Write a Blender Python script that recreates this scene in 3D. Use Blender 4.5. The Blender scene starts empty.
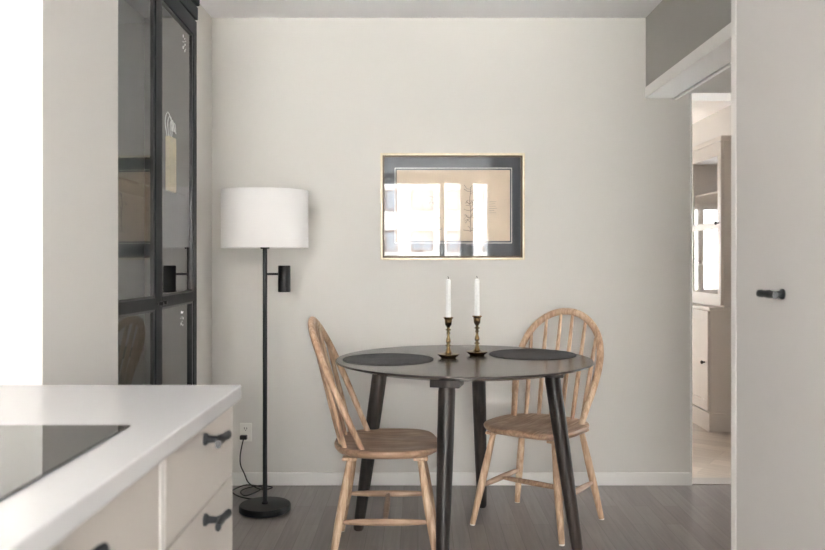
import bpy, bmesh, math, random
from mathutils import Vector, Matrix
random.seed(7)
C = bpy.context.scene.collection
PI = math.pi
F, CX, CY, CH = 800.0, 418.0, 260.0, 1.156      # focal length (px), principal point, eye height
def at(px, py, d): return Vector(((px-CX)*d/F, d, CH-(py-CY)*d/F))
def fl(px, py):
    d = CH*F/(py-CY); return Vector(((px-CX)*d/F, d, 0))

# ------------------------------------------------------------------ materials
def srgb(r, g, b):
    f = lambda c: (c/255/12.92) if c/255 <= .04045 else ((c/255+.055)/1.055)**2.4
    return (f(r), f(g), f(b), 1)
def new_mat(name):
    m = bpy.data.materials.new(name); m.use_nodes = True
    nt = m.node_tree; b = nt.nodes['Principled BSDF']
    return m, nt, b
def plain(name, col, rough=.5, metal=0, spec=.5, bump=0, bscale=200, var=0, vscale=3):
    m, nt, b = new_mat(name)
    b.inputs['Base Color'].default_value = col
    b.inputs['Roughness'].default_value = rough
    b.inputs['Metallic'].default_value = metal
    b.inputs['Specular IOR Level'].default_value = spec
    tc = nt.nodes.new('ShaderNodeTexCoord')
    if bump:
        n = nt.nodes.new('ShaderNodeTexNoise'); n.inputs['Scale'].default_value = bscale; n.inputs['Detail'].default_value = 3
        nt.links.new(tc.outputs['Object'], n.inputs['Vector'])
        bp = nt.nodes.new('ShaderNodeBump'); bp.inputs['Strength'].default_value = bump; bp.inputs['Distance'].default_value = .002
        nt.links.new(n.outputs['Fac'], bp.inputs['Height']); nt.links.new(bp.outputs['Normal'], b.inputs['Normal'])
    if var:
        n = nt.nodes.new('ShaderNodeTexNoise'); n.inputs['Scale'].default_value = vscale; n.inputs['Detail'].default_value = 4
        nt.links.new(tc.outputs['Object'], n.inputs['Vector'])
        r = nt.nodes.new('ShaderNodeValToRGB')
        r.color_ramp.elements[0].position = .3; r.color_ramp.elements[1].position = .7
        r.color_ramp.elements[0].color = tuple(c*(1-var) for c in col[:3])+(1,)
        r.color_ramp.elements[1].color = tuple(min(1, c*(1+var)) for c in col[:3])+(1,)
        nt.links.new(n.outputs['Fac'], r.inputs['Fac']); nt.links.new(r.outputs['Color'], b.inputs['Base Color'])
    return m
def wood(name, cols, stretch=(30, 30, 2.2), rough=.45, bump=.15, patch=2.5, spec=.5):
    """stretched-noise grain plus slow patches; cols = dark, mid, light"""
    m, nt, b = new_mat(name); N, L = nt.nodes, nt.links
    tc = N.new('ShaderNodeTexCoord'); mp = N.new('ShaderNodeMapping'); mp.inputs['Scale'].default_value = stretch
    L.new(tc.outputs['Object'], mp.inputs['Vector'])
    n = N.new('ShaderNodeTexNoise'); n.inputs['Scale'].default_value = 1.6; n.inputs['Detail'].default_value = 6; n.inputs['Distortion'].default_value = .6
    L.new(mp.outputs['Vector'], n.inputs['Vector'])
    n2 = N.new('ShaderNodeTexNoise'); n2.inputs['Scale'].default_value = patch; n2.inputs['Detail'].default_value = 2
    L.new(tc.outputs['Object'], n2.inputs['Vector'])
    mx = N.new('ShaderNodeMath'); mx.operation = 'MULTIPLY_ADD'; mx.inputs[1].default_value = .45
    L.new(n2.outputs['Fac'], mx.inputs[0])
    sc = N.new('ShaderNodeMath'); sc.operation = 'MULTIPLY'; sc.inputs[1].default_value = .55
    L.new(n.outputs['Fac'], sc.inputs[0]); L.new(sc.outputs[0], mx.inputs[2])
    r = N.new('ShaderNodeValToRGB'); e = r.color_ramp.elements
    e[0].position = .36; e[0].color = cols[0]; e[1].position = .64; e[1].color = cols[2]
    k = e.new(.5); k.color = cols[1]
    L.new(mx.outputs[0], r.inputs['Fac']); L.new(r.outputs['Color'], b.inputs['Base Color'])
    b.inputs['Roughness'].default_value = rough; b.inputs['Specular IOR Level'].default_value = spec
    bp = N.new('ShaderNodeBump'); bp.inputs['Strength'].default_value = bump; bp.inputs['Distance'].default_value = .001
    L.new(n.outputs['Fac'], bp.inputs['Height']); L.new(bp.outputs['Normal'], b.inputs['Normal'])
    return m
def planks(name, c1, c2, cm, width, length, rough, rot=PI/2, grain=.25):
    m, nt, b = new_mat(name); N, L = nt.nodes, nt.links
    tc = N.new('ShaderNodeTexCoord'); mp = N.new('ShaderNodeMapping'); mp.inputs['Rotation'].default_value = (0, 0, rot)
    L.new(tc.outputs['Object'], mp.inputs['Vector'])
    br = N.new('ShaderNodeTexBrick'); br.offset = .37; br.offset_frequency = 2; br.squash = 1
    br.inputs['Scale'].default_value = 1; br.inputs['Brick Width'].default_value = length; br.inputs['Row Height'].default_value = width
    br.inputs['Mortar Size'].default_value = .0012; br.inputs['Mortar Smooth'].default_value = .3
    br.inputs['Color1'].default_value = c1; br.inputs['Color2'].default_value = c2; br.inputs['Mortar'].default_value = cm
    L.new(mp.outputs['Vector'], br.inputs['Vector'])
    mg = N.new('ShaderNodeMapping'); mg.inputs['Scale'].default_value = (2.5, 38, 1)
    L.new(mp.outputs['Vector'], mg.inputs['Vector'])
    n = N.new('ShaderNodeTexNoise'); n.inputs['Scale'].default_value = 1.5; n.inputs['Detail'].default_value = 7; n.inputs['Distortion'].default_value = .8
    L.new(mg.outputs['Vector'], n.inputs['Vector'])
    r = N.new('ShaderNodeValToRGB'); e = r.color_ramp.elements
    e[0].position = .3; e[0].color = (1-grain,)*3+(1,); e[1].position = .7; e[1].color = (1+grain*.6,)*3+(1,)
    L.new(n.outputs['Fac'], r.inputs['Fac'])
    mul = N.new('ShaderNodeMix'); mul.data_type = 'RGBA'; mul.blend_type = 'MULTIPLY'; mul.inputs['Factor'].default_value = 1
    L.new(br.outputs['Color'], mul.inputs['A']); L.new(r.outputs['Color'], mul.inputs['B'])
    L.new(mul.outputs['Result'], b.inputs['Base Color'])
    b.inputs['Roughness'].default_value = rough
    bp = N.new('ShaderNodeBump'); bp.inputs['Strength'].default_value = .12; bp.inputs['Distance'].default_value = .001
    L.new(n.outputs['Fac'], bp.inputs['Height']); L.new(bp.outputs['Normal'], b.inputs['Normal'])
    return m
def glass(name, ior=1.75, tint=(1, 1, 1, 1), rough=0.0):
    """thin pane: mirror-like by Fresnel, clear otherwise"""
    m = bpy.data.materials.new(name); m.use_nodes = True; nt = m.node_tree; N, L = nt.nodes, nt.links
    N.remove(N['Principled BSDF']); out = N['Material Output']
    t = N.new('ShaderNodeBsdfTransparent'); t.inputs['Color'].default_value = tint
    g = N.new('ShaderNodeBsdfGlossy'); g.inputs['Roughness'].default_value = rough
    f = N.new('ShaderNodeFresnel'); f.inputs['IOR'].default_value = ior
    ge = N.new('ShaderNodeNewGeometry')
    inv = N.new('ShaderNodeMath'); inv.operation = 'SUBTRACT'; inv.inputs[0].default_value = 1
    L.new(ge.outputs['Backfacing'], inv.inputs[1])
    mu = N.new('ShaderNodeMath'); mu.operation = 'MULTIPLY'
    L.new(f.outputs[0], mu.inputs[0]); L.new(inv.outputs[0], mu.inputs[1])
    mx = N.new('ShaderNodeMixShader'); L.new(mu.outputs[0], mx.inputs[0]); L.new(t.outputs[0], mx.inputs[1]); L.new(g.outputs[0], mx.inputs[2])
    L.new(mx.outputs[0], out.inputs['Surface'])
    return m

M = {}
M['wall'] = plain('wall_paint', srgb(217, 214, 209), .85, spec=.2, bump=.06, bscale=500)
M['ceiling'] = plain('ceiling_paint', srgb(244, 244, 245), .9, spec=.2)
M['next_wall'] = plain('next_room_paint', srgb(200, 197, 193), .85, spec=.2)
M['white_paint'] = plain('white_paint', srgb(238, 236, 233), .45)
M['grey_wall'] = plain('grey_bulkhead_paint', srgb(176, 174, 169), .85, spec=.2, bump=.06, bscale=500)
M['pillar'] = plain('pillar_paint', srgb(210, 207, 203), .7, spec=.2)
M['floor'] = planks('grey_oak_floor', srgb(140, 133, 129), srgb(125, 117, 113), srgb(106, 99, 95), .072, .7, .3, grain=.15)
M['pale_floor'] = planks('pale_oak_floor', srgb(176, 162, 148), srgb(160, 146, 132), srgb(130, 118, 106), .12, 1.2, .4, rot=.6, grain=.15)
M['cabinet'] = plain('charcoal_paint', srgb(38, 39, 42), .5, spec=.15, var=.06, vscale=14)
M['cabinet_in'] = plain('charcoal_inside', srgb(122, 124, 124), .6)
M['gasket'] = plain('black_bead', srgb(28, 28, 29), .35, var=.5, vscale=160)
M['black'] = plain('black_metal', srgb(19, 19, 20), .4, spec=.35, bump=.05, bscale=600)
M['black_rubber'] = plain('black_cord', srgb(20, 20, 20), .5)
M['iron'] = plain('dark_iron', srgb(42, 44, 47), .45, spec=.3, var=.2, vscale=60)
M['shade'] = plain('shade_fabric', srgb(234, 231, 229), .9, spec=.1, bump=.2, bscale=900)
M['white_plastic'] = plain('white_plastic', srgb(236, 234, 228), .35)
M['hole'] = plain('socket_hole', srgb(40, 38, 36), .6)
M['gold'] = plain('gilt', srgb(222, 211, 186), .4, metal=.35, var=.08, vscale=30)
M['dark_gold'] = plain('dark_gilt', srgb(80, 62, 40), .45, metal=.2, var=.25, vscale=40)
M['mat_board'] = plain('slate_mat_board', srgb(66, 70, 76), .8, var=.08, vscale=25)
M['line_white'] = plain('white_bevel', srgb(238, 234, 226), .7)
M['paper'] = plain('tan_paper', srgb(212, 193, 170), .85, var=.04, vscale=9)
M['ink'] = plain('brown_ink', srgb(76, 56, 46), .8)
M['glass'] = glass('clear_pane', 1.52)
M['door_glass'] = glass('cabinet_pane', 2.3, (.9, .92, .92, 1))
M['worktop'] = plain('white_worktop', srgb(208, 208, 210), .18, spec=.5)
M['front'] = plain('warm_grey_front', srgb(196, 190, 184), .5, spec=.35)
M['right_front'] = plain('grey_tall_front', srgb(193, 190, 188), .55, spec=.3)
M['right_edge'] = plain('pale_grey_panel', srgb(222, 219, 216), .5, spec=.3)
M['hob'] = plain('hob_glass', srgb(14, 14, 15), .04, spec=.9)
M['table'] = wood('espresso_wood', (srgb(27, 24, 23), srgb(46, 40, 37), srgb(74, 63, 57)), (26, 26, 2), .42, .12, spec=.35)
M['table_top'] = wood('espresso_top', (srgb(44, 40, 39), srgb(54, 49, 47), srgb(66, 60, 57)), (3, 40, 40), .22, .03)
M['chair'] = wood('oiled_wood', (srgb(152, 120, 95), srgb(190, 157, 128), srgb(216, 190, 162)), (60, 60, 3), .5, .25, patch=9)
M['chair_flat'] = wood('oiled_seat_wood', (srgb(136, 106, 85), srgb(166, 134, 109), srgb(198, 168, 142)), (4, 55, 40), .42, .25, patch=7)
M['threshold'] = plain('grey_threshold', srgb(150, 144, 138), .5)
M['felt'] = plain('pale_felt', srgb(222, 216, 208), .95)
M['brass'] = plain('aged_brass', srgb(128, 106, 72), .25, metal=1, var=.5, vscale=70)
M['wax'] = plain('white_wax', srgb(240, 240, 238), .5)
M['wax'].node_tree.nodes['Principled BSDF'].inputs['Subsurface Weight'].default_value = .15
M['wax'].node_tree.nodes['Principled BSDF'].inputs['Subsurface Radius'].default_value = (.01, .01, .01)
M['greige_cab'] = plain('greige_cabinet', srgb(196, 187, 178), .5)
M['yellow'] = plain('pale_yellow_paper', srgb(222, 200, 150), .8, var=.12, vscale=60)
M['white_ribbon_glint'] = plain('white_ribbon_glint', srgb(238, 238, 236), .6)
M['plaster'] = plain('pale_render', srgb(238, 236, 232), .9)
M['ext_glass'] = plain('facade_glass', srgb(176, 180, 186), .15)
M['tan_frame'] = plain('tan_window_frame', srgb(146, 112, 90), .7)
M['knob'] = plain('pewter', srgb(70, 64, 60), .35, metal=.8)

def placemat_mat():
    m, nt, b = new_mat('woven_black_mat'); N, L = nt.nodes, nt.links
    tc = N.new('ShaderNodeTexCoord')
    w = N.new('ShaderNodeTexWave'); w.wave_type = 'RINGS'; w.rings_direction = 'Z'
    w.inputs['Scale'].default_value = 55; w.inputs['Distortion'].default_value = .6; w.inputs['Detail'].default_value = 2
    L.new(tc.outputs['Object'], w.inputs['Vector'])
    n = N.new('ShaderNodeTexNoise'); n.inputs['Scale'].default_value = 90; L.new(tc.outputs['Object'], n.inputs['Vector'])
    r = N.new('ShaderNodeValToRGB'); e = r.color_ramp.elements
    e[0].position = .3; e[0].color = srgb(38, 38, 40); e[1].position = .75; e[1].color = srgb(88, 88, 91)
    mu = N.new('ShaderNodeMath'); mu.operation = 'MULTIPLY_ADD'; mu.inputs[1].default_value = .5
    L.new(w.outputs['Fac'], mu.inputs[0])
    h = N.new('ShaderNodeMath'); h.operation = 'MULTIPLY'; h.inputs[1].default_value = .5; L.new(n.outputs['Fac'], h.inputs[0])
    L.new(h.outputs[0], mu.inputs[2]); L.new(mu.outputs[0], r.inputs['Fac']); L.new(r.outputs['Color'], b.inputs['Base Color'])
    bp = N.new('ShaderNodeBump'); bp.inputs['Strength'].default_value = .6; bp.inputs['Distance'].default_value = .002
    L.new(w.outputs['Fac'], bp.inputs['Height']); L.new(bp.outputs['Normal'], b.inputs['Normal'])
    b.inputs['Roughness'].default_value = .75
    return m
M['placemat'] = placemat_mat()

# ------------------------------------------------------------------ mesh helpers
class MB:
    def __init__(s): s.bm = bmesh.new(); s.curved = False
    def box(s, lo, hi, bevel=0, seg=2, mat=None):
        lo, hi = Vector(lo), Vector(hi); c = (lo+hi)/2; d = hi-lo
        t = bmesh.new(); bmesh.ops.create_cube(t, size=1)
        for v in t.verts: v.co = Vector((v.co.x*d.x, v.co.y*d.y, v.co.z*d.z))+c
        if bevel: bmesh.ops.bevel(t, geom=list(t.edges), offset=bevel, segments=seg, profile=.6, affect='EDGES')
        if mat is not None:
            for v in t.verts: v.co = mat @ v.co
        s._merge(t); return s
    def _merge(s, t):
        mp = {v: s.bm.verts.new(v.co) for v in t.verts}
        for f in t.faces:
            try: s.bm.faces.new([mp[v] for v in f.verts])
            except ValueError: pass
        t.free()
    def rings(s, rings, close=True, cap=True):
        s.curved = True
        vs = [[s.bm.verts.new(p) for p in r] for r in rings]
        n = len(vs[0])
        for a, b in zip(vs, vs[1:]):
            for i in range(n if close else n-1):
                j = (i+1) % n
                s.bm.faces.new((a[i], a[j], b[j], b[i]))
        if cap:
            s.bm.faces.new(list(reversed(vs[0]))); s.bm.faces.new(vs[-1])
        return s
    def lathe(s, prof, center=(0, 0, 0), seg=32, axis=None, cap=True):
        """prof: list of (r, z)"""
        c = Vector(center); rot = Matrix.Identity(3)
        if axis is not None: rot = Vector((0, 0, 1)).rotation_difference(Vector(axis)).to_matrix()
        R = []
        for r, z in prof:
            R.append([c+rot @ Vector((max(r, 1e-5)*math.cos(2*PI*i/seg), max(r, 1e-5)*math.sin(2*PI*i/seg), z)) for i in range(seg)])
        return s.rings(R, True, cap)
    def lathe_loop(s, prof, center=(0, 0, 0), seg=48):
        s.curved = True
        c = Vector(center)
        R = [[c+Vector((r*math.cos(2*PI*i/seg), r*math.sin(2*PI*i/seg), z)) for i in range(seg)] for r, z in prof+[prof[0]]]
        vs = [[s.bm.verts.new(p) for p in r] for r in R[:-1]]
        k = len(vs)
        for a in range(k):
            A, B = vs[a], vs[(a+1) % k]
            for i in range(seg):
                j = (i+1) % seg; s.bm.faces.new((A[i], A[j], B[j], B[i]))
        return s
    def tube(s, pts, rad, seg=10, ref=None, flat=1.0, cap=True):
        """sweep an ellipse along pts; rad per point or one; flat = thickness ratio along ref"""
        pts = [Vector(p) for p in pts]; n = len(pts)
        if not hasattr(rad, '__len__'): rad = [rad]*n
        tang = []
        for i in range(n):
            a, b = pts[max(0, i-1)], pts[min(n-1, i+1)]
            tang.append((b-a).normalized())
        if ref is None:
            u = tang[0].orthogonal().normalized()
        R = []
        for i in range(n):
            t = tang[i]
            if ref is not None:
                w = (Vector(ref)-t*t.dot(Vector(ref))).normalized(); u = t.cross(w).normalized()
            else:
                if i: u = (tang[i-1].rotation_difference(t) @ u)
                u = (u-t*t.dot(u)).normalized(); w = t.cross(u)
            R.append([pts[i]+u*rad[i]*math.cos(2*PI*k/seg)+w*rad[i]*flat*math.sin(2*PI*k/seg) for k in range(seg)])
        return s.rings(R, True, cap)
    def build(s, name, mat, parent=None, smooth=True, angle=40):
        bmesh.ops.recalc_face_normals(s.bm, faces=list(s.bm.faces))
        me = bpy.data.meshes.new(name); s.bm.to_mesh(me); s.bm.free()
        me.materials.append(M[mat] if isinstance(mat, str) else mat)
        if smooth and s.curved:
            for p in me.polygons: p.use_smooth = True
            me.set_sharp_from_angle(angle=math.radians(angle))
        o = bpy.data.objects.new(name, me); C.objects.link(o)
        if parent is not None: o.parent = parent
        return o
def tag(o, label, cat, group=None):
    o['label'] = label; o['category'] = cat
    if group: o['group'] = group
    return o
def thing(name, label, cat, loc=(0, 0, 0), rz=0, group=None):
    o = bpy.data.objects.new(name, None); C.objects.link(o); o.empty_display_size = .1
    o.location = loc; o.rotation_euler = (0, 0, rz)
    return tag(o, label, cat, group)
def struct(o): o['kind'] = 'structure'; return o
def copy_tree(o, parent=None):
    c = o.copy(); C.objects.link(c)
    if parent is not None: c.parent = parent
    for ch in [x for x in bpy.data.objects if x.parent == o]: copy_tree(ch, c)
    return c
def catmull(P, n=6):
    P = [Vector(p) for p in P]; Q = [P[0]*2-P[1]]+P+[P[-1]*2-P[-2]]; out = []
    for i in range(1, len(Q)-2):
        a, b, c, d = Q[i-1:i+3]
        for k in range(n):
            t = k/n
            out.append(.5*((2*b)+(c-a)*t+(2*a-5*b+4*c-d)*t*t+(3*b-a-3*c+d)*t**3))
    out.append(P[-1]); return out
def rot_z(a, origin): return Matrix.Translation(origin) @ Matrix.Rotation(a, 4, 'Z') @ Matrix.Translation(-Vector(origin))

# ------------------------------------------------------------------ the room
YB = 4.11; H = 2.4; XL = -1.0586
XJ = (690-CX)*YB/F                                # doorway jamb
ZD = at(0, 93, YB).z                              # doorway head
def slab(name, lo, hi, mat, bevel=0): return struct(MB().box(lo, hi, bevel).build(name, mat, smooth=bool(bevel)))
slab('floor', (-1.25, -3.4, -.12), (2.75, YB+.0, 0), 'floor')
slab('floor_next_room', (-1.4, YB+.12, -.12), (2.75, 10.7, 0), 'pale_floor')
slab('trim_1', (XJ-.02, YB, -.12), (2.75, YB+.12, .006), 'threshold', .003)
slab('ceiling', (-1.25, -3.4, H), (2.75, YB+.2, H+.15), 'ceiling')
slab('ceiling_next_room', (-1.4, YB+.2, H), (2.75, 10.7, H+.15), 'ceiling')
# back wall with the doorway at its right
slab('wall_back', (-1.25, YB, 0), (XJ, YB+.2, H), 'wall')
slab('wall_back_over_door', (XJ, YB, ZD), (2.75, YB+.2, H), 'wall')
slab('baseboard_back', (XL, YB-.012, 0), (XJ, YB, .066), 'white_paint', .003)
slab('trim_2', (XJ, YB-.006, .0), (XJ+.010, YB+.2, ZD), 'white_paint', .002)
slab('wall_left', (XL-.19, -3.4, 0), (XL, YB, H), 'wall')
slab('baseboard_left', (XL, 3.1, 0), (XL+.012, YB-.012, .066), 'white_paint', .003)
# wall stub beyond the worktop
slab('wall_pillar', (XL, 1.652, 0), (-.7755, 2.068, H), 'pillar')
# right hand side: wall, opening with bulkhead and white lintel
slab('wall_right', (1.17, -3.4, 0), (1.31, 2.0, H), 'wall')
zb = at(0, 87.5, YB).z; zl = at(0, 98.5, YB).z
slab('wall_bulkhead', (1.17, 2.0, zb), (1.31, YB, H), 'grey_wall')
slab('trim_3', (1.165, 2.0, zl), (1.312, YB, zb), 'white_paint', .003)
slab('trim_4', (1.312, 2.0, zl-.008), (1.33, YB, zb+.05), 'white_paint', .003)
slab('wall_hall_right', (2.6, -3.4, 0), (2.75, YB, H), 'wall')
slab('wall_hall_front', (1.31, .2, 0), (2.6, .35, H), 'wall')
slab('baseboard_hall', (2.585, .35, 0), (2.6, YB, .066), 'white_paint', .003)
# next room
slab('wall_next_right', (2.51, YB+.2, 0), (2.75, 10.7, H), 'next_wall')
slab('wall_next_left', (-1.4, YB+.2, 0), (-1.25, 10.7, H), 'next_wall')

def window_wall(name, y0, y1, x0, x1, openings, mat):
    """wall with rectangular openings (xa, xb, za, zb)"""
    mb = MB(); xs = sorted(openings); cur = x0
    for xa, xb, za, zc in xs:
        mb.box((cur, y0, 0), (xa, y1, H))
        mb.box((xa, y0, 0), (xb, y1, za)); mb.box((xa, y0, zc), (xb, y1, H)); cur = xb
    mb.box((cur, y0, 0), (x1, y1, H))
    return struct(mb.build(name, mat, smooth=False))
def window(name, xa, xb, za, zc, y, mulls=(), fw=.05):
    mb = MB()
    mb.box((xa, y, za), (xa+fw, y+.06, zc)).box((xb-fw, y, za), (xb, y+.06, zc))
    mb.box((xa+fw, y, za), (xb-fw, y+.06, za+fw)).box((xa+fw, y, zc-fw), (xb-fw, y+.06, zc))
    for m in mulls: mb.box((m-.035, y, za+fw), (m+.035, y+.06, zc-fw))
    fr = struct(mb.build(name, 'white_paint', smooth=False))
    es = [xa+fw]+[q for m in mulls for q in (m-.035, m+.035)]+[xb-fw]
    for a, b in zip(es[::2], es[1::2]):
        MB().box((a, y+.028, za+fw), (b, y+.032, zc-fw)).build('pane', 'glass', fr, smooth=False)
    return fr
YW = -3.2; W1 = (-1.04, .655, .45, 2.3); W2 = (.745, 1.045, .2, 2.3)
window_wall('wall_front', YW-.2, YW, XL, 1.17, [W1, W2], 'wall')
window('window_1', *W1, YW-.13, mulls=(.345,))
window('window_2', *W2, YW-.13)
W3 = (-.7, 1.35, .72, 1.87)
window_wall('wall_next_far', 10.5, 10.7, -1.25, 2.51, [W3], 'next_wall')
window('window_3', *W3, 10.57, mulls=(.35,))
def portal(name, x0, x1, z0, z1, y, facing):
    l = bpy.data.lights.new(name, 'AREA'); l.shape = 'RECTANGLE'; l.size = x1-x0; l.size_y = z1-z0
    l.cycles.is_portal = True
    o = bpy.data.objects.new(name, l); C.objects.link(o); o.location = ((x0+x1)/2, y, (z0+z1)/2)
    o.rotation_euler = (PI/2 if facing > 0 else -PI/2, 0, 0)   # lamps shine along local -Z
portal('window_portal', *W1, YW-.22, 1)
portal('window_portal', *W2, YW-.22, 1)
portal('window_portal', *W3, 10.72, -1)

# ------------------------------------------------------------------ buildings across the street (seen in the glass)
def building(label, y, z0, z1, facing, cols, rows, x0, dx, zr, dz, ww=1.5, wh=1.4):
    b = thing('apartment_building', label, 'building', (0, y, z0))
    body = MB().box((-30, 0 if facing < 0 else -8, 0), (30, 8 if facing < 0 else 0, z1-z0)).build('wall', 'plaster', b, smooth=False)
    s = facing
    for r in range(rows):
        for c in range(cols):
            xc = x0+c*dx; zc = zr+r*dz-z0
            f = MB()
            for lo, hi in (((-ww/2, wh/2-.08), (ww/2, wh/2)), ((-ww/2, -wh/2), (ww/2, -wh/2+.08)), ((-ww/2, -wh/2+.08), (-ww/2+.08, wh/2-.08)), ((ww/2-.08, -wh/2+.08), (ww/2, wh/2-.08)), ((-.04, -wh/2+.08), (.04, wh/2-.08))):
                f.box((xc+lo[0], min(0, s*.05), zc+lo[1]), (xc+hi[0], max(0, s*.05), zc+hi[1]))
            w = f.build('window', 'tan_frame', b, smooth=False)
            MB().box((xc-ww/2+.08, min(.0, s*.02), zc-wh/2+.08), (xc+ww/2-.08, max(0, s*.02), zc+wh/2-.08)).build('pane', 'ext_glass', w, smooth=False)
    return b
building('pale rendered apartment block with small windows, reflected in the framed picture', -46, -20, 12, 1, 7, 5, -7.02, 2.43, -3.1, 2.77)
building('pale rendered apartment block reflected in the glass of the grey display cabinet', 26, -14, 14.5, -1, 6, 3, -10, 3.2, -1.5, 2.9)

# ------------------------------------------------------------------ handles
def handle_mesh(face, normal_x, y, z):
    """T-shaped handle on a vertical front whose outward side is +x or -x"""
    s = normal_x; f = Vector((face, y, z)); mb = MB()
    mb.lathe([(.011, 0), (.011, .004), (.0065, .008), (.0058, .022), (.009, .028)], f, 16, (s, 0, 0))
    P = [f+Vector((s*(.030+.004*abs(t)**2), (.040*t), 0)) for t in (-1, -.75, -.45, -.15, .15, .45, .75, 1)]
    mb.tube(P, [.0075, .0082, .0072, .0085, .0085, .0072, .0082, .0075], 12, ref=(s, 0, 0), flat=.7)
    return mb

# ------------------------------------------------------------------ kitchen run on the left
FX = -.375; ZT = .9
wt = tag(MB().box((XL+.005, -.3, ZT-.03), (-.362, 1.642, ZT), .003).build('worktop', 'worktop'), 'white worktop running along the kitchen units on the left', 'worktop')
def base_unit(y0, y1, label, fronts):
    u = thing('base_cabinet', label, 'kitchen cabinet', (FX, (y0+y1)/2, 0), 0, 'kitchen base units under the worktop')
    T = -u.location
    o = lambda v: Vector(v)+T
    MB().box(o((XL+.02, y0+.001, .1)), o((FX-.02, y1-.001, .868))).build('carcass', 'front', u, smooth=False)
    MB().box(o((XL+.06, y0+.001, .0)), o((FX-.06, y1-.001, .0995))).build('plinth', 'front', u, smooth=False)
    for za, zb_, hz in fronts:
        d = MB().box(o((FX-.0195, y0+.002, za)), o((FX, y1-.002, zb_)), .002).build('drawer', 'front', u)
        h = handle_mesh(FX, 1, (y0+y1)/2, hz)
        for v in h.bm.verts: v.co = v.co+T
        h.build('handle', 'iron', d)
    return u
fr3 = [(.7255, .866, .8415), (.42, .7215, .70), (.105, .416, .395)]
base_unit(1.188, 1.62, 'warm grey drawer unit at the free end of the worktop, two handles in view', fr3)
base_unit(.50, 1.162, 'warm grey kitchen unit below the hob, nearer the viewer', fr3)
base_unit(-.05, .498, 'warm grey kitchen unit farthest forward under the worktop', fr3)
tag(MB().box((FX-.3, 1.164, 0), (FX+.0005, 1.186, .868), .001).build('filler_strip', 'right_edge'), 'narrow white filler strip between the drawer unit and its neighbour', 'filler panel')
hob = thing('induction_hob', 'black glass hob set in the white worktop', 'hob', (-.72, .93, ZT))
MB().box((-.264, -.30, .0005), (.279, .296, .0035), .0012).build('glass_plate', 'hob', hob)

# ------------------------------------------------------------------ tall unit on the right
t = thing('tall_cabinet', 'tall light grey kitchen cabinet at the right edge with one dark handle', 'kitchen cabinet', (.95, 1.64, 0))
T = -t.location
def tb(lo, hi, name, mat, bev=.001, par=t): return MB().box(Vector(lo)+T, Vector(hi)+T, bev).build(name, mat, par)
tb((.772, 1.402, 0), (1.165, 1.886, 2.25), 'carcass', 'right_front')
tb((.7497, 1.8865, 0), (1.165, 1.917, 2.25), 'side_panel', 'right_edge', .002)
d = tb((.75, 1.402, .1), (.771, 1.885, 2.245), 'door', 'right_front', .002)
h = handle_mesh(.75, -1, 1.643, 1.086)
for v in h.bm.verts: v.co = v.co+T
h.build('handle', 'iron', d)
t2 = thing('tall_cabinet', 'tall light grey kitchen cabinet next to the one with the dark handle, outside right edge', 'kitchen cabinet', (.95, .58, 0))
T = -t2.location
tb((.772, -.23, 0), (1.165, 1.40, 2.25), 'carcass', 'right_front', par=t2)
tb((.75, -.23, .1), (.771, .58, 2.245), 'door', 'right_front', .002, t2)
tb((.75, .584, .1), (.771, 1.398, 2.245), 'door', 'right_front', .002, t2)

# ------------------------------------------------------------------ charcoal display cabinet on the left wall
XC = -.85; Y0, Y1 = 2.075, 3.077; YM = 2.562; PHI = math.radians(3.4)
k = thing('display_cabinet', 'tall charcoal display cabinet with two glazed doors on the left wall', 'display cabinet', (-.95, (Y0+Y1)/2, 0))
T = -k.location
def cb(lo, hi, name, mat, par=k, bev=.0015, rot=None):
    mb = MB().box(Vector(lo), Vector(hi), bev, mat=rot)
    for v in mb.bm.verts: v.co = v.co+T
    return mb.build(name, mat, par)
zt_door = 2.07
body = MB()
for lo, hi in (((XL+.004, Y0, 0), (XC-.024, Y0+.02, 2.2)), ((XL+.004, Y1-.02, 0), (XC-.024, Y1, 2.2)),
               ((XL+.004, Y0+.02, 0), (XC-.024, Y1-.02, .09)), ((XL+.004, Y0+.02, 2.08), (XC-.024, Y1-.02, 2.2))):
    body.box(lo, hi, .001)
for v in body.bm.verts: v.co = v.co+T
body.build('carcass', 'cabinet', k)
cb((XL+.004, Y0+.0205, .0905), (XL+.014, Y1-.0205, 2.0795), 'back_panel', 'cabinet_in')
cor = cb((XC-.0235, Y0, 2.078), (XC+.004, Y1, 2.125), 'cornice', 'cabinet')
cb((XC-.0235, Y0, 2.13), (XC+.012, Y1, 2.2), 'cornice', 'cabinet', bev=.006)
for z in (.55, 1.395):
    cb((XL+.0145, Y0+.021, z), (XC-.035, Y1-.021, z+.008), 'shelf', M['door_glass'] if z > 1 else 'cabinet_in')
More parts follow.
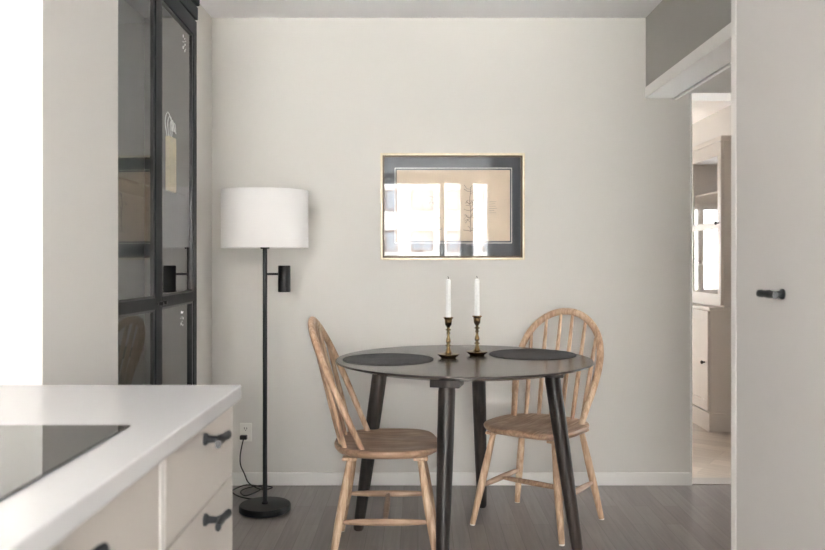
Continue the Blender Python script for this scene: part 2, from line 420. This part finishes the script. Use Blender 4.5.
def glazed_door(ya, yb, rot, knob_y, sw):
    """sw: stile widths at ya and yb"""
    zb_, zt = .095, zt_door; x0, x1 = XC-.022, XC
    mb = MB()
    mb.box((x0, ya, zb_), (x1, ya+sw[0], zt), .002, mat=rot); mb.box((x0, yb-sw[1], zb_), (x1, yb, zt), .002, mat=rot)
    mb.box((x0, ya+sw[0], zt-.06), (x1, yb-sw[1], zt), .002, mat=rot); mb.box((x0, ya+sw[0], zb_), (x1, yb-sw[1], zb_+.08), .002, mat=rot)
    mb.box((x0, ya+sw[0], 1.0), (x1, yb-sw[1], 1.036), .002, mat=rot)
    for v in mb.bm.verts: v.co = v.co+T
    d = mb.build('door', 'cabinet', k)
    bd = MB(); a, b = ya+sw[0], yb-sw[1]; e = .012
    for z0, z1 in ((zb_+.08, 1.0), (1.036, zt-.06)):
        bd.box((x0+.004, a, z0), (x1-.004, a+e, z1), 0, mat=rot); bd.box((x0+.004, b-e, z0), (x1-.004, b, z1), 0, mat=rot)
        bd.box((x0+.004, a+e, z0), (x1-.004, b-e, z0+e*.6), 0, mat=rot); bd.box((x0+.004, a+e, z1-e*.6), (x1-.004, b-e, z1), 0, mat=rot)
    for v in bd.bm.verts: v.co = v.co+T
    bd.build('glazing_bead', 'gasket', d, smooth=False)
    for z0, z1 in ((zb_+.08, 1.0), (1.036, zt-.06)):
        p = cb((x0+.009, a+e, z0+e*.6), (x0+.013, b-e, z1-e*.6), 'pane', 'door_glass', d, 0, rot)
    kn = MB().lathe([(.004, 0), (.004, .006), (.007, .008), (.007, .019), (.005, .021)], (x1, knob_y, 1.018), 16, (1, 0, 0))
    if rot is not None:
        for v in kn.bm.verts: v.co = rot @ v.co
    for v in kn.bm.verts: v.co = v.co+T
    kn.build('knob', 'black', d)
    return d
glazed_door(Y0+.002, YM-.003, rot_z(-PHI, Vector((XC, Y0+.002, 0))), YM-.035, (.045, .042))
rd = glazed_door(YM+.002, Y1-.002, rot_z(PHI*.55, Vector((XC, Y1-.002, 0))), YM+.032, (.050, .045))
# glints on the right hand panes, put in as small white discs
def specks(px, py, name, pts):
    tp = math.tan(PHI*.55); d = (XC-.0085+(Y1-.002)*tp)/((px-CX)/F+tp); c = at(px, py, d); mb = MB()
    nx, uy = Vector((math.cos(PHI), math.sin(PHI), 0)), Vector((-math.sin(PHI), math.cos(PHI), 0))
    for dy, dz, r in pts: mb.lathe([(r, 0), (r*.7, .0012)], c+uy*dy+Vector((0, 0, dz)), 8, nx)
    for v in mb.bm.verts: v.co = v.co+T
    o = mb.build(name, 'white_ribbon_glint', rd); o['label'] = 'small white specks standing for glints on the right glass'
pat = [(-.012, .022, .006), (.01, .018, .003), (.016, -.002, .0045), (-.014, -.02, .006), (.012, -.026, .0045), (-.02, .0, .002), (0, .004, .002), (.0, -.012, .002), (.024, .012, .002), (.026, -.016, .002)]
specks(184, 43, 'glint', pat); specks(182, 318, 'glint', pat[::-1][2:]+[(0, .02, .004), (.014, .022, .003)])
# narrow yellow packet standing on the glass shelf
dd = .90*F/(CX-171)
pk = thing('paper_packet', 'narrow pale yellow patterned packet with white loops, behind the right glass door', 'packet', (-.90, 2.915, 1.4032))
MB().box((-.008, -.04, 0), (.008, .04, .20), .003).build('packet_body', 'yellow', pk)
rb = MB()
for q in range(4):
    a = .018*(q-1.5)
    rb.tube(catmull([(0, a-.02, .198), (0, a-.04+.012*q, .25), (0, a-.01+.01*q, .285-.01*q), (0, a+.03, .26-.012*q), (0, a+.035, .225)], 5), .0014, 6)
rb.build('ribbon', 'white_ribbon_glint', pk)

# ------------------------------------------------------------------ framed picture
pc = at(452.5, 206.75, YB); hw, hh = 144/2*YB/F, 106.5/2*YB/F
pf = thing('framed_picture', 'gilt framed picture with slate grey mat on the back wall', 'picture', (pc.x, YB, pc.z))
mb = MB(); w = .012
for lo, hi in (((-hw, -hh), (-hw+w, hh)), ((hw-w, -hh), (hw, hh)), ((-hw+w, hh-w), (hw-w, hh)), ((-hw+w, -hh), (hw-w, -hh+w))):
    mb.box((lo[0], -.024, lo[1]), (hi[0], -.0005, hi[1]), .004)
mb.build('frame', 'gold', pf)
mb = MB(); w2 = w+.0095
for lo, hi in (((-hw+w, -hh+w), (-hw+w2, hh-w)), ((hw-w2, -hh+w), (hw-w, hh-w)), ((-hw+w2, hh-w2), (hw-w2, hh-w)), ((-hw+w2, -hh+w), (hw-w2, -hh+w2))):
    mb.box((lo[0], -.018, lo[1]), (hi[0], -.001, hi[1]))
fs = mb.build('inner_slip', 'dark_gold', pf, smooth=False)
MB().box((-hw+w2, -.008, -hh+w2), (hw-w2, -.001, hh-w2)).build('mat', 'mat_board', pf, smooth=False)
px = lambda x, y: Vector(((x-452.5)*YB/F, 0, -(y-206.75)*YB/F))
a, b = px(394.8, 243.3), px(511.8, 168)
ln = MB(); e = .003
for lo, hi in (((a.x, a.z), (a.x+e, b.z)), ((b.x-e, a.z), (b.x, b.z)), ((a.x+e, b.z-e), (b.x-e, b.z)), ((a.x+e, a.z), (b.x-e, a.z+e))):
    ln.box((lo[0], -.0086, lo[1]), (hi[0], -.008, hi[1]))
ln.build('mat_line', 'line_white', pf, smooth=False)
a, b = px(396.8, 241.0), px(509.8, 170.2)
pr = MB().box((a.x, -.0084, a.z), (b.x, -.0079, b.z)).build('print', 'paper', pf, smooth=False)
ink = MB()
def stroke(P, r=.0009): ink.tube([px(*p)+Vector((0, -.0088, 0)) for p in P], r*1.4, 4)
rnd = random.Random(3)
# loose plant-like pen marks: one cluster left of centre, one right of centre, a few words' worth of dashes
for cx0, yb, n, hgt in ((434, 232, 26, 40), (470, 232, 26, 44)):
    stroke([(cx0, yb), (cx0+.6, yb-hgt*.4), (cx0-.4, yb-hgt*.75), (cx0+.8, yb-hgt)], .0011)
    stroke([(cx0-7, yb-2), (cx0, yb-1), (cx0+8, yb-3)], .001)
    for _ in range(n):
        h0 = rnd.random(); y = yb-hgt*h0; s = rnd.choice((-1, 1)); L = rnd.uniform(2, 7)
        stroke([(cx0, y), (cx0+s*L*.5, y-rnd.uniform(0, 3)), (cx0+s*L, y-rnd.uniform(-2, 5))], rnd.uniform(.0006, .0011))
for q in range(6):
    stroke([(489, 202+2.2*q), (491+rnd.random()*6, 201.8+2.2*q)], .0006)
ink.build('ink_drawing', 'ink', pf)
MB().box((-hw+w2, -.0145, -hh+w2), (hw-w2, -.0125, hh-w2)).build('glass', 'glass', pf, smooth=False)

# ------------------------------------------------------------------ floor lamp
lp = fl(265, 510.5)
lamp = thing('floor_lamp', 'black floor lamp with white drum shade and a small reading spot', 'floor lamp', lp)
MB().lathe([(.001, 0), (.112, 0), (.118, .004), (.118, .026), (.114, .031), (.02, .033), (.001, .033)], seg=56).build('base', 'black', lamp)
MB().lathe([(.016, .033), (.016, .04), (.0105, .044), (.0105, 1.25), (.0105, 1.30)], seg=20).build('pole', 'black', lamp)
zs0, zs1 = at(265, 248, lp.y).z, at(265, 191, lp.y).z; rs = .1995
MB().lathe_loop([(rs, zs0), (rs, zs0+.004), (rs-.0006, zs0+.0055), (rs-.001, zs1-.0055), (rs, zs1-.004), (rs, zs1), (rs-.003, zs1), (rs-.003, zs0)], seg=72).build('lamp_shade', 'shade', lamp)
mb = MB().lathe([(.021, zs0-.004), (.021, zs0+.004), (.0125, zs0+.02), (.0125, zs0+.06)], seg=20)
for q in range(3):
    a = q*2*PI/3+.4; mb.tube([(.012*math.cos(a), .012*math.sin(a), zs0+.012), ((rs-.004)*math.cos(a), (rs-.004)*math.sin(a), zs0+.012)], .002, 6)
mb.build('shade_carrier', 'black', lamp)
MB().lathe([(.012, zs0+.06), (.013, zs0+.08), (.03, zs0+.12), (.033, zs0+.14), (.025, zs0+.165), (.004, zs0+.175)], seg=20).build('bulb', 'white_plastic', lamp)
za = at(265, 274, lp.y).z; xh = (284.3-265)*lp.y/F
MB().tube([(.0105, 0, za), (xh-.025, 0, za)], .0055, 10).build('spot_arm', 'black', lamp)
z0, z1 = at(0, 292, lp.y).z, at(0, 265.5, lp.y).z
hd = MB().lathe([(.024, z0+.006), (.0275, z0), (.0285, z0+.002), (.0285, z1-.003), (.026, z1), (.001, z1)], (xh, 0, 0), 28).build('spot_head', 'black', lamp)
MB().lathe([(.001, z0+.006), (.023, z0+.006), (.023, z0+.008), (.001, z0+.008)], (xh, 0, 0), 24).build('spot_lens', 'white_plastic', hd)
# cord from the wall socket, looped on the floor
ox = at(246, 432, YB)
plug = Vector((at(245, 436.5, YB).x, YB-.03, at(245, 436.5, YB).z))
def fc(x, y, z=.004): v = fl(x, y); v.z = z; return v
P = [plug+Vector((0, .0, -.004)), plug+Vector((-.005, -.012, -.03)), at(240.3, 455, 4.075), at(240.6, 465, 4.075), at(244.5, 474, 4.07), at(248, 482, 4.065),
     fc(254, 487.8, .006), fc(262, 490.3), fc(270, 489.6, .005), fc(271.5, 487.6, .004), fc(259, 487.6, .010), fc(244, 490), fc(240.6, 493.5), fc(246, 496.5, .004), fc(257, 493.6, .010), fc(262, 489.4, .011),
     fc(247, 487.3, .012), fc(236, 489.5, .005), fc(232, 492.6), fc(239, 497.2), fc(250, 499.6), fc(257, 499.8), fc(261, 503.5, .008)]
mb = MB().tube([p-lp for p in catmull(P, 6)], .0033, 8)
cord = mb.build('cord', 'black_rubber', lamp)
q = plug-lp
MB().box(q+Vector((-.02, -.006, -.01)), q+Vector((.016, .018, .012)), .004).build('plug', 'black_rubber', cord)

so = thing('wall_socket', 'white double wall socket with the lamp plug in it', 'wall socket', (ox.x, YB, ox.z))
MB().box((-.031, -.009, -.047), (.031, -.0005, .047), .003).build('plate', 'white_plastic', so)
for z in (.02, -.02):
    s = MB().lathe([(.001, 0), (.0155, 0), (.0155, .0012), (.001, .0012)], (0, -.009, z), 24, (0, -1, 0)).build('socket', 'white_plastic', so)
    mb = MB()
    for x in (-.006, .006): mb.box((x-.0013, -.0108, z-.004), (x+.0013, -.0102, z+.006))
    mb.lathe([(.0022, 0), (.0022, .0006)], (0, -.0102, z-.009), 10, (0, -1, 0))
    mb.build('socket_hole', 'hole', s, smooth=False)

# ------------------------------------------------------------------ round table
TX, TY, TZ, TR = .188, 3.30, .750, .526
tab = thing('dining_table', 'round dark espresso dining table on four splayed tapered legs', 'table', (TX, TY, 0))
MB().lathe([(.001, TZ-.027), (TR-.080, TZ-.027), (TR-.070, TZ-.026), (TR-.004, TZ-.0085), (TR, TZ-.0065), (TR, TZ-.003), (TR-.003, TZ), (.001, TZ)], seg=128).build('table_top', 'table_top', tab, angle=30)
for ang in (-103, -14.5, 76, 164):
    a = math.radians(ang); R = Matrix.Rotation(a, 4, 'Z')
    MB().box((.31, -.055, TZ-.0585), (.41, .055, TZ-.0275), .003, mat=R).build('leg_bracket', 'table', tab)
    d0, d1 = Vector((.362, 0, TZ-.059)), Vector((.462, 0, 0))
    P = [R @ d0.lerp(d1, s) for s in (0, .03, .3, .6, .9, .985, 1)]
    MB().tube(P, [.030, .0318, .0308, .0275, .0235, .022, .018], 24).build('leg', 'table', tab)

# ------------------------------------------------------------------ placemats, candlesticks, candles
def placemat(x, y, label):
    o = MB().lathe([(.001, 0), (.183, 0), (.186, .0015), (.183, .0035), (.001, .003)], seg=72).build('placemat', 'placemat')
    o.location = (x, y, TZ+.0003); return tag(o, label, 'placemat', 'round woven placemats on the table')
pm = placemat(-.122, 3.27, 'round dark woven placemat on the left side of the table by the side-on chair')
p2 = copy_tree(pm); p2.location = (.492, 3.44, TZ+.0003)
p2['label'] = 'round dark woven placemat on the right of the table before the far chair'

cs = thing('candlestick', 'left brass candlestick, nearer the viewer on the dark table', 'candlestick', (.1255, 3.31, TZ), 0, 'brass candlesticks on the table')
MB().lathe([(.001, 0), (.030, 0), (.032, .004), (.038, .008), (.0455, .016), (.0455, .018), (.040, .0185), (.022, .019), (.014, .022), (.0105, .032)], seg=36).build('base', 'brass', cs)
MB().lathe([(.0105, .032), (.0075, .042), (.0065, .048), (.0115, .051), (.0115, .054), (.0065, .057), (.006, .061), (.0095, .066), (.0105, .071), (.009, .078), (.0055, .088), (.005, .098), (.0085, .102), (.0085, .105), (.0055, .108), (.006, .113), (.0115, .116), (.0115, .119), (.006, .122), (.0065, .128)], seg=28).build('stem', 'brass', cs)
MB().lathe([(.0065, .128), (.009, .132), (.0135, .139), (.0148, .150), (.0155, .161), (.0205, .166), (.0205, .169), (.0165, .170), (.0125, .170), (.0115, .166), (.0115, .149), (.001, .149)], seg=32).build('cup', 'brass', cs)
c2 = copy_tree(cs); c2.location = (.251, 3.40, TZ); c2['label'] = 'right brass candlestick, a little farther back on the dark table'
cd = thing('candle', 'white taper candle in the left brass candlestick', 'candle', (.1255, 3.31, TZ+.1492), 0, 'white candles in the candlesticks')
MB().lathe([(.001, 0), (.0102, 0), (.0107, .03), (.0102, .165), (.0092, .174), (.004, .178), (.001, .1778)], seg=24).build('wax', 'wax', cd)
MB().tube([(0, 0, .1775), (.0005, 0, .184), (-.002, .0, .189)], .0013, 6).build('wick', 'hole', cd)
d2 = copy_tree(cd); d2.location = (.251, 3.40, TZ+.1492); d2['label'] = 'white taper candle in the right brass candlestick'

# ------------------------------------------------------------------ spindle-back chairs
def seat_outline(th):
    c, s = math.cos(th), math.sin(th)
    n = 3.2 if c > 0 else 2.5
    r = (abs(c/.207)**n+abs(s/.215)**n)**(-1/n)
    return Vector((r*c, r*s, 0))
SZ = .440
def seat_bm():
    mb = MB(); seg = 64; R = []
    def top(p):
        dip = 0
        for sy in (-1, 1): dip += .011*math.exp(-((p.x-.02)/.12)**2-((p.y-sy*.085)/.07)**2)
        edge = .010*max(0, (p.x-.12)/.085)**2*math.exp(-((abs(p.y)-.10)/.06)**2) if p.x > .12 else 0
        return SZ-dip-edge
    def ring(k, f): return [Vector((q.x*k, q.y*k, f(Vector((q.x*k, q.y*k, 0))))) for q in (seat_outline(2*PI*i/seg) for i in range(seg))]
    for kk in (.02, .2, .4, .6, .75, .88, .96): R.append(ring(kk, top))
    R.append(ring(.985, lambda p: top(p)-.0015)); R.append(ring(1.0, lambda p: top(p)-.008))
    R.append(ring(.992, lambda p: top(p)-.016)); R.append(ring(.95, lambda p: min(top(p)-.022, SZ-.028))); R.append(ring(.88, lambda p: SZ-.034)); R.append(ring(.02, lambda p: SZ-.034))
    return mb.rings(R)
BB, BT = Vector((-.083, 0, SZ-.012)), Vector((-.298, 0, .914))
half = [(.166, 0), (.182, .18), (.197, .36), (.204, .52), (.197, .66), (.176, .78), (.140, .88), (.092, .953), (.045, .99)]
bow_pts = [BB.lerp(BT, u)+Vector((0, -w, 0)) for w, u in half]+[BT.copy()]+[BB.lerp(BT, u)+Vector((0, w, 0)) for w, u in reversed(half)]
bow_curve = catmull(bow_pts, 6)
bow_n = (BT-BB).cross(Vector((0, 1, 0))).normalized()
def bow_at(y):
    c = [p for p in bow_curve if (p-BB).length > .28]
    return min(c, key=lambda p: abs(p.y-y))
def make_chair(label):
    ch = thing('spindle_back_chair', label, 'chair', (0, 0, 0), 0, 'spindle back chairs at the round table')
    seat_bm().build('seat', 'chair_flat', ch, angle=50)
    n = len(bow_curve)
    rad = [.0145 if (i < 8 or i > n-9) else .0165 for i in range(n)]
    MB().tube(bow_curve, rad, 14, ref=bow_n, flat=.78).build('bow', 'chair', ch)
    for k in range(6):
        yb = (-.14+.056*k); yt = (-.166+.0664*k)
        base = Vector((-.182+1.5*yb*yb, yb, SZ-.012)); topp = bow_at(yt)
        P = [base.lerp(topp, s) for s in (0, .25, .5, .75, .985)]
        MB().tube(P, [.009, .0108, .0105, .009, .007], 10).build('spindle', 'chair', ch)
    legs = {}
    for sx in (1, -1):
        for sy in (1, -1):
            tp = Vector((sx*.135, sy*.148, SZ-.050)); ft = Vector((sx*.2, sy*.213, .005))
            P = [tp.lerp(ft, s) for s in (0, .08, .35, .6, .85, 1)]
            lg = MB().tube(P, [.0125, .0135, .0165, .0165, .0135, .0122], 16).build('leg', 'chair', ch)
            MB().lathe([(.0115, 0), (.0118, .001), (.0118, .005), (.001, .005)], (ft.x, ft.y, 0), 16).build('felt_pad', 'felt', lg)
            MB().box((tp.x-.028, tp.y-.024, SZ-.046), (tp.x+.028, tp.y+.024, SZ-.0342), .004).build('leg_block', 'chair', ch)
            legs[sx, sy] = (tp, ft)
    zs = .168
    def onleg(sx, sy, z):
        a, b = legs[sx, sy]; return a.lerp(b, (a.z-z)/(a.z-b.z))
    mids = []
    for sy in (1, -1):
        a, b = onleg(-1, sy, zs), onleg(1, sy, zs)
        P = [a.lerp(b, s) for s in (.03, .12, .3, .5, .7, .88, .97)]
        MB().tube(P, [.007, .0105, .013, .0135, .013, .0105, .007], 14).build('stretcher', 'chair_flat', ch)
        mids.append(a.lerp(b, .5))
    P = [mids[0].lerp(mids[1], s) for s in (.03, .15, .5, .85, .97)]
    MB().tube(P, [.008, .0105, .0125, .0105, .008], 14).build('stretcher', 'chair_flat', ch)
    return ch
ch1 = make_chair('pale wooden spindle back chair on the left, seen side-on under the table')
ch1.location = (-.125, 3.2, 0)
ch2 = copy_tree(ch1); ch2.location = (.528, 3.53, 0); ch2.rotation_euler = (0, 0, math.atan2(-.78, -.62)+math.radians(2.5))
ch2['label'] = 'pale wooden spindle back chair on the right, behind the table and turned to the viewer'

# ------------------------------------------------------------------ greige glazed cabinet in the next room
gc = thing('glazed_sideboard', 'greige glazed cupboard standing in the next room beyond the doorway', 'cupboard', (2.2, 5.9, 0))
T = -gc.location
YA, YE = 5.383, 6.58; XU, XW, XB = 2.055, 1.968, 2.505
def gb(lo, hi, name, mat='greige_cab', bev=.002, par=gc): return MB().box(Vector(lo)+T, Vector(hi)+T, bev).build(name, mat, par)
zlow = at(0, 307.5, YA).z
gb((XW-.012, YA-.012, 0), (XB, YE, .125), 'plinth')
gb((XW+.002, YA, .1255), (XB, YE, zlow-.02), 'lower_body')
gb((XW-.012, YA-.01, zlow-.0195), (XB, YE, zlow), 'ledge', bev=.004)
for y0, y1, ky in ((YA+.004, (YA+YE)/2-.002, (YA+YE)/2-.08), ((YA+YE)/2+.002, YE-.004, (YA+YE)/2+.08)):
    d = MB(); x0, x1 = XW-.018, XW+.0015; sw = .07; za, zb_ = .135, zlow-.025
    for lo, hi in (((y0, za), (y0+sw, zb_)), ((y1-sw, za), (y1, zb_)), ((y0+sw, zb_-sw), (y1-sw, zb_)), ((y0+sw, za), (y1-sw, za+sw))):
        d.box(Vector((x0, lo[0], lo[1]))+T, Vector((x1, hi[0], hi[1]))+T, .002)
    d.box(Vector((x0+.008, y0+sw, za+sw))+T, Vector((x1, y1-sw, zb_-sw))+T)
    d = d.build('door', 'greige_cab', gc)
    kk = MB().lathe([(.005, 0), (.005, .014), (.012, .018), (.013, .026), (.006, .031)], Vector((x0, ky if y0 > 5.9 else y0+.05, at(0, 361, 5.5).z))+T, 16, (-1, 0, 0)).build('knob', 'knob', d)
ztop = at(0, 135.6, YA).z
ub = MB()
for lo, hi in (((XU+.002, YA, zlow+.001), (XB, YA+.02, ztop-.035)), ((XU+.002, YE-.02, zlow+.001), (XB, YE, ztop-.035)),
               ((XB-.012, YA+.02, zlow+.001), (XB, YE-.02, ztop-.035)), ((XU+.002, YA+.02, zlow+.001), (XB-.012, YE-.02, zlow+.03)), ((XU+.002, YA+.02, ztop-.06), (XB-.012, YE-.02, ztop-.035))):
    ub.box(Vector(lo)+T, Vector(hi)+T, .001)
ub.build('upper_body', 'greige_cab', gc)
gb((XU-.02, YA-.012, ztop-.0345), (XB, YE+.01, ztop), 'cornice', bev=.006)
for z in (1.12, 1.62): gb((XU+.02, YA+.0205, z), (XB-.0125, YE-.0205, z+.016), 'shelf')
zmid = at(0, 225, YA).z
for y0, y1 in ((YA+.003, (YA+YE)/2-.002), ((YA+YE)/2+.002, YE-.003)):
    d = MB(); x0, x1 = XU-.018, XU+.0015; sw = .055; za, zb_ = zlow+.012, ztop-.037
    for lo, hi in (((y0, za), (y0+sw, zb_)), ((y1-sw, za), (y1, zb_)), ((y0+sw, zb_-.09), (y1-sw, zb_)), ((y0+sw, za), (y1-sw, za+.075)), ((y0+sw, zmid-.022), (y1-sw, zmid+.022))):
        d.box(Vector((x0, lo[0], lo[1]))+T, Vector((x1, hi[0], hi[1]))+T, .002)
    d = d.build('glazed_door', 'greige_cab', gc)
    for z0, z1 in ((za+.075, zmid-.022), (zmid+.022, zb_-.09)):
        gb((x0+.007, y0+sw, z0), (x0+.011, y1-sw, z1), 'pane', 'glass', 0, d)
    MB().lathe([(.005, 0), (.005, .014), (.012, .018), (.013, .026), (.006, .031)], Vector((x0, y0+.03, zmid+.015))+T, 16, (-1, 0, 0)).build('knob', 'knob', d)

# ------------------------------------------------------------------ light
w = bpy.data.worlds.new('sky'); bpy.context.scene.world = w; w.use_nodes = True
bg = w.node_tree.nodes['Background']; bg.inputs['Color'].default_value = (.93, .97, 1, 1); bg.inputs['Strength'].default_value = 14
s = bpy.data.lights.new('sun', 'SUN'); s.energy = 45; s.angle = .01; s.color = (1, .97, .93)
so_ = bpy.data.objects.new('sun', s); C.objects.link(so_); so_.rotation_euler = (math.radians(-48), 0, math.radians(12))

# ------------------------------------------------------------------ camera
cam = bpy.data.cameras.new('camera'); co = bpy.data.objects.new('camera', cam); C.objects.link(co)
co.location = (0, 0, CH); co.rotation_euler = (PI/2, 0, 0)
cam.sensor_fit = 'HORIZONTAL'; cam.sensor_width = 36; cam.lens = F/825*36
cam.shift_x = -(CX-412.5)/825; cam.shift_y = -(275-CY)/825
cam.clip_start = .05; cam.clip_end = 300
cam.dof.use_dof = True; cam.dof.focus_distance = 3.45; cam.dof.aperture_fstop = 5.0
sc = bpy.context.scene; sc.camera = co
vs = sc.view_settings; sc.display_settings.display_device = 'sRGB'
vs.view_transform = 'Standard'; vs.look = 'None'; vs.gamma = 1; vs.use_curve_mapping = False; vs.exposure = 1.08
sc.cycles.max_bounces = 16; sc.cycles.diffuse_bounces = 10; sc.cycles.transparent_max_bounces = 24
sc.cycles.glossy_bounces = 6; sc.cycles.sample_clamp_indirect = 12; sc.cycles.use_denoising = True
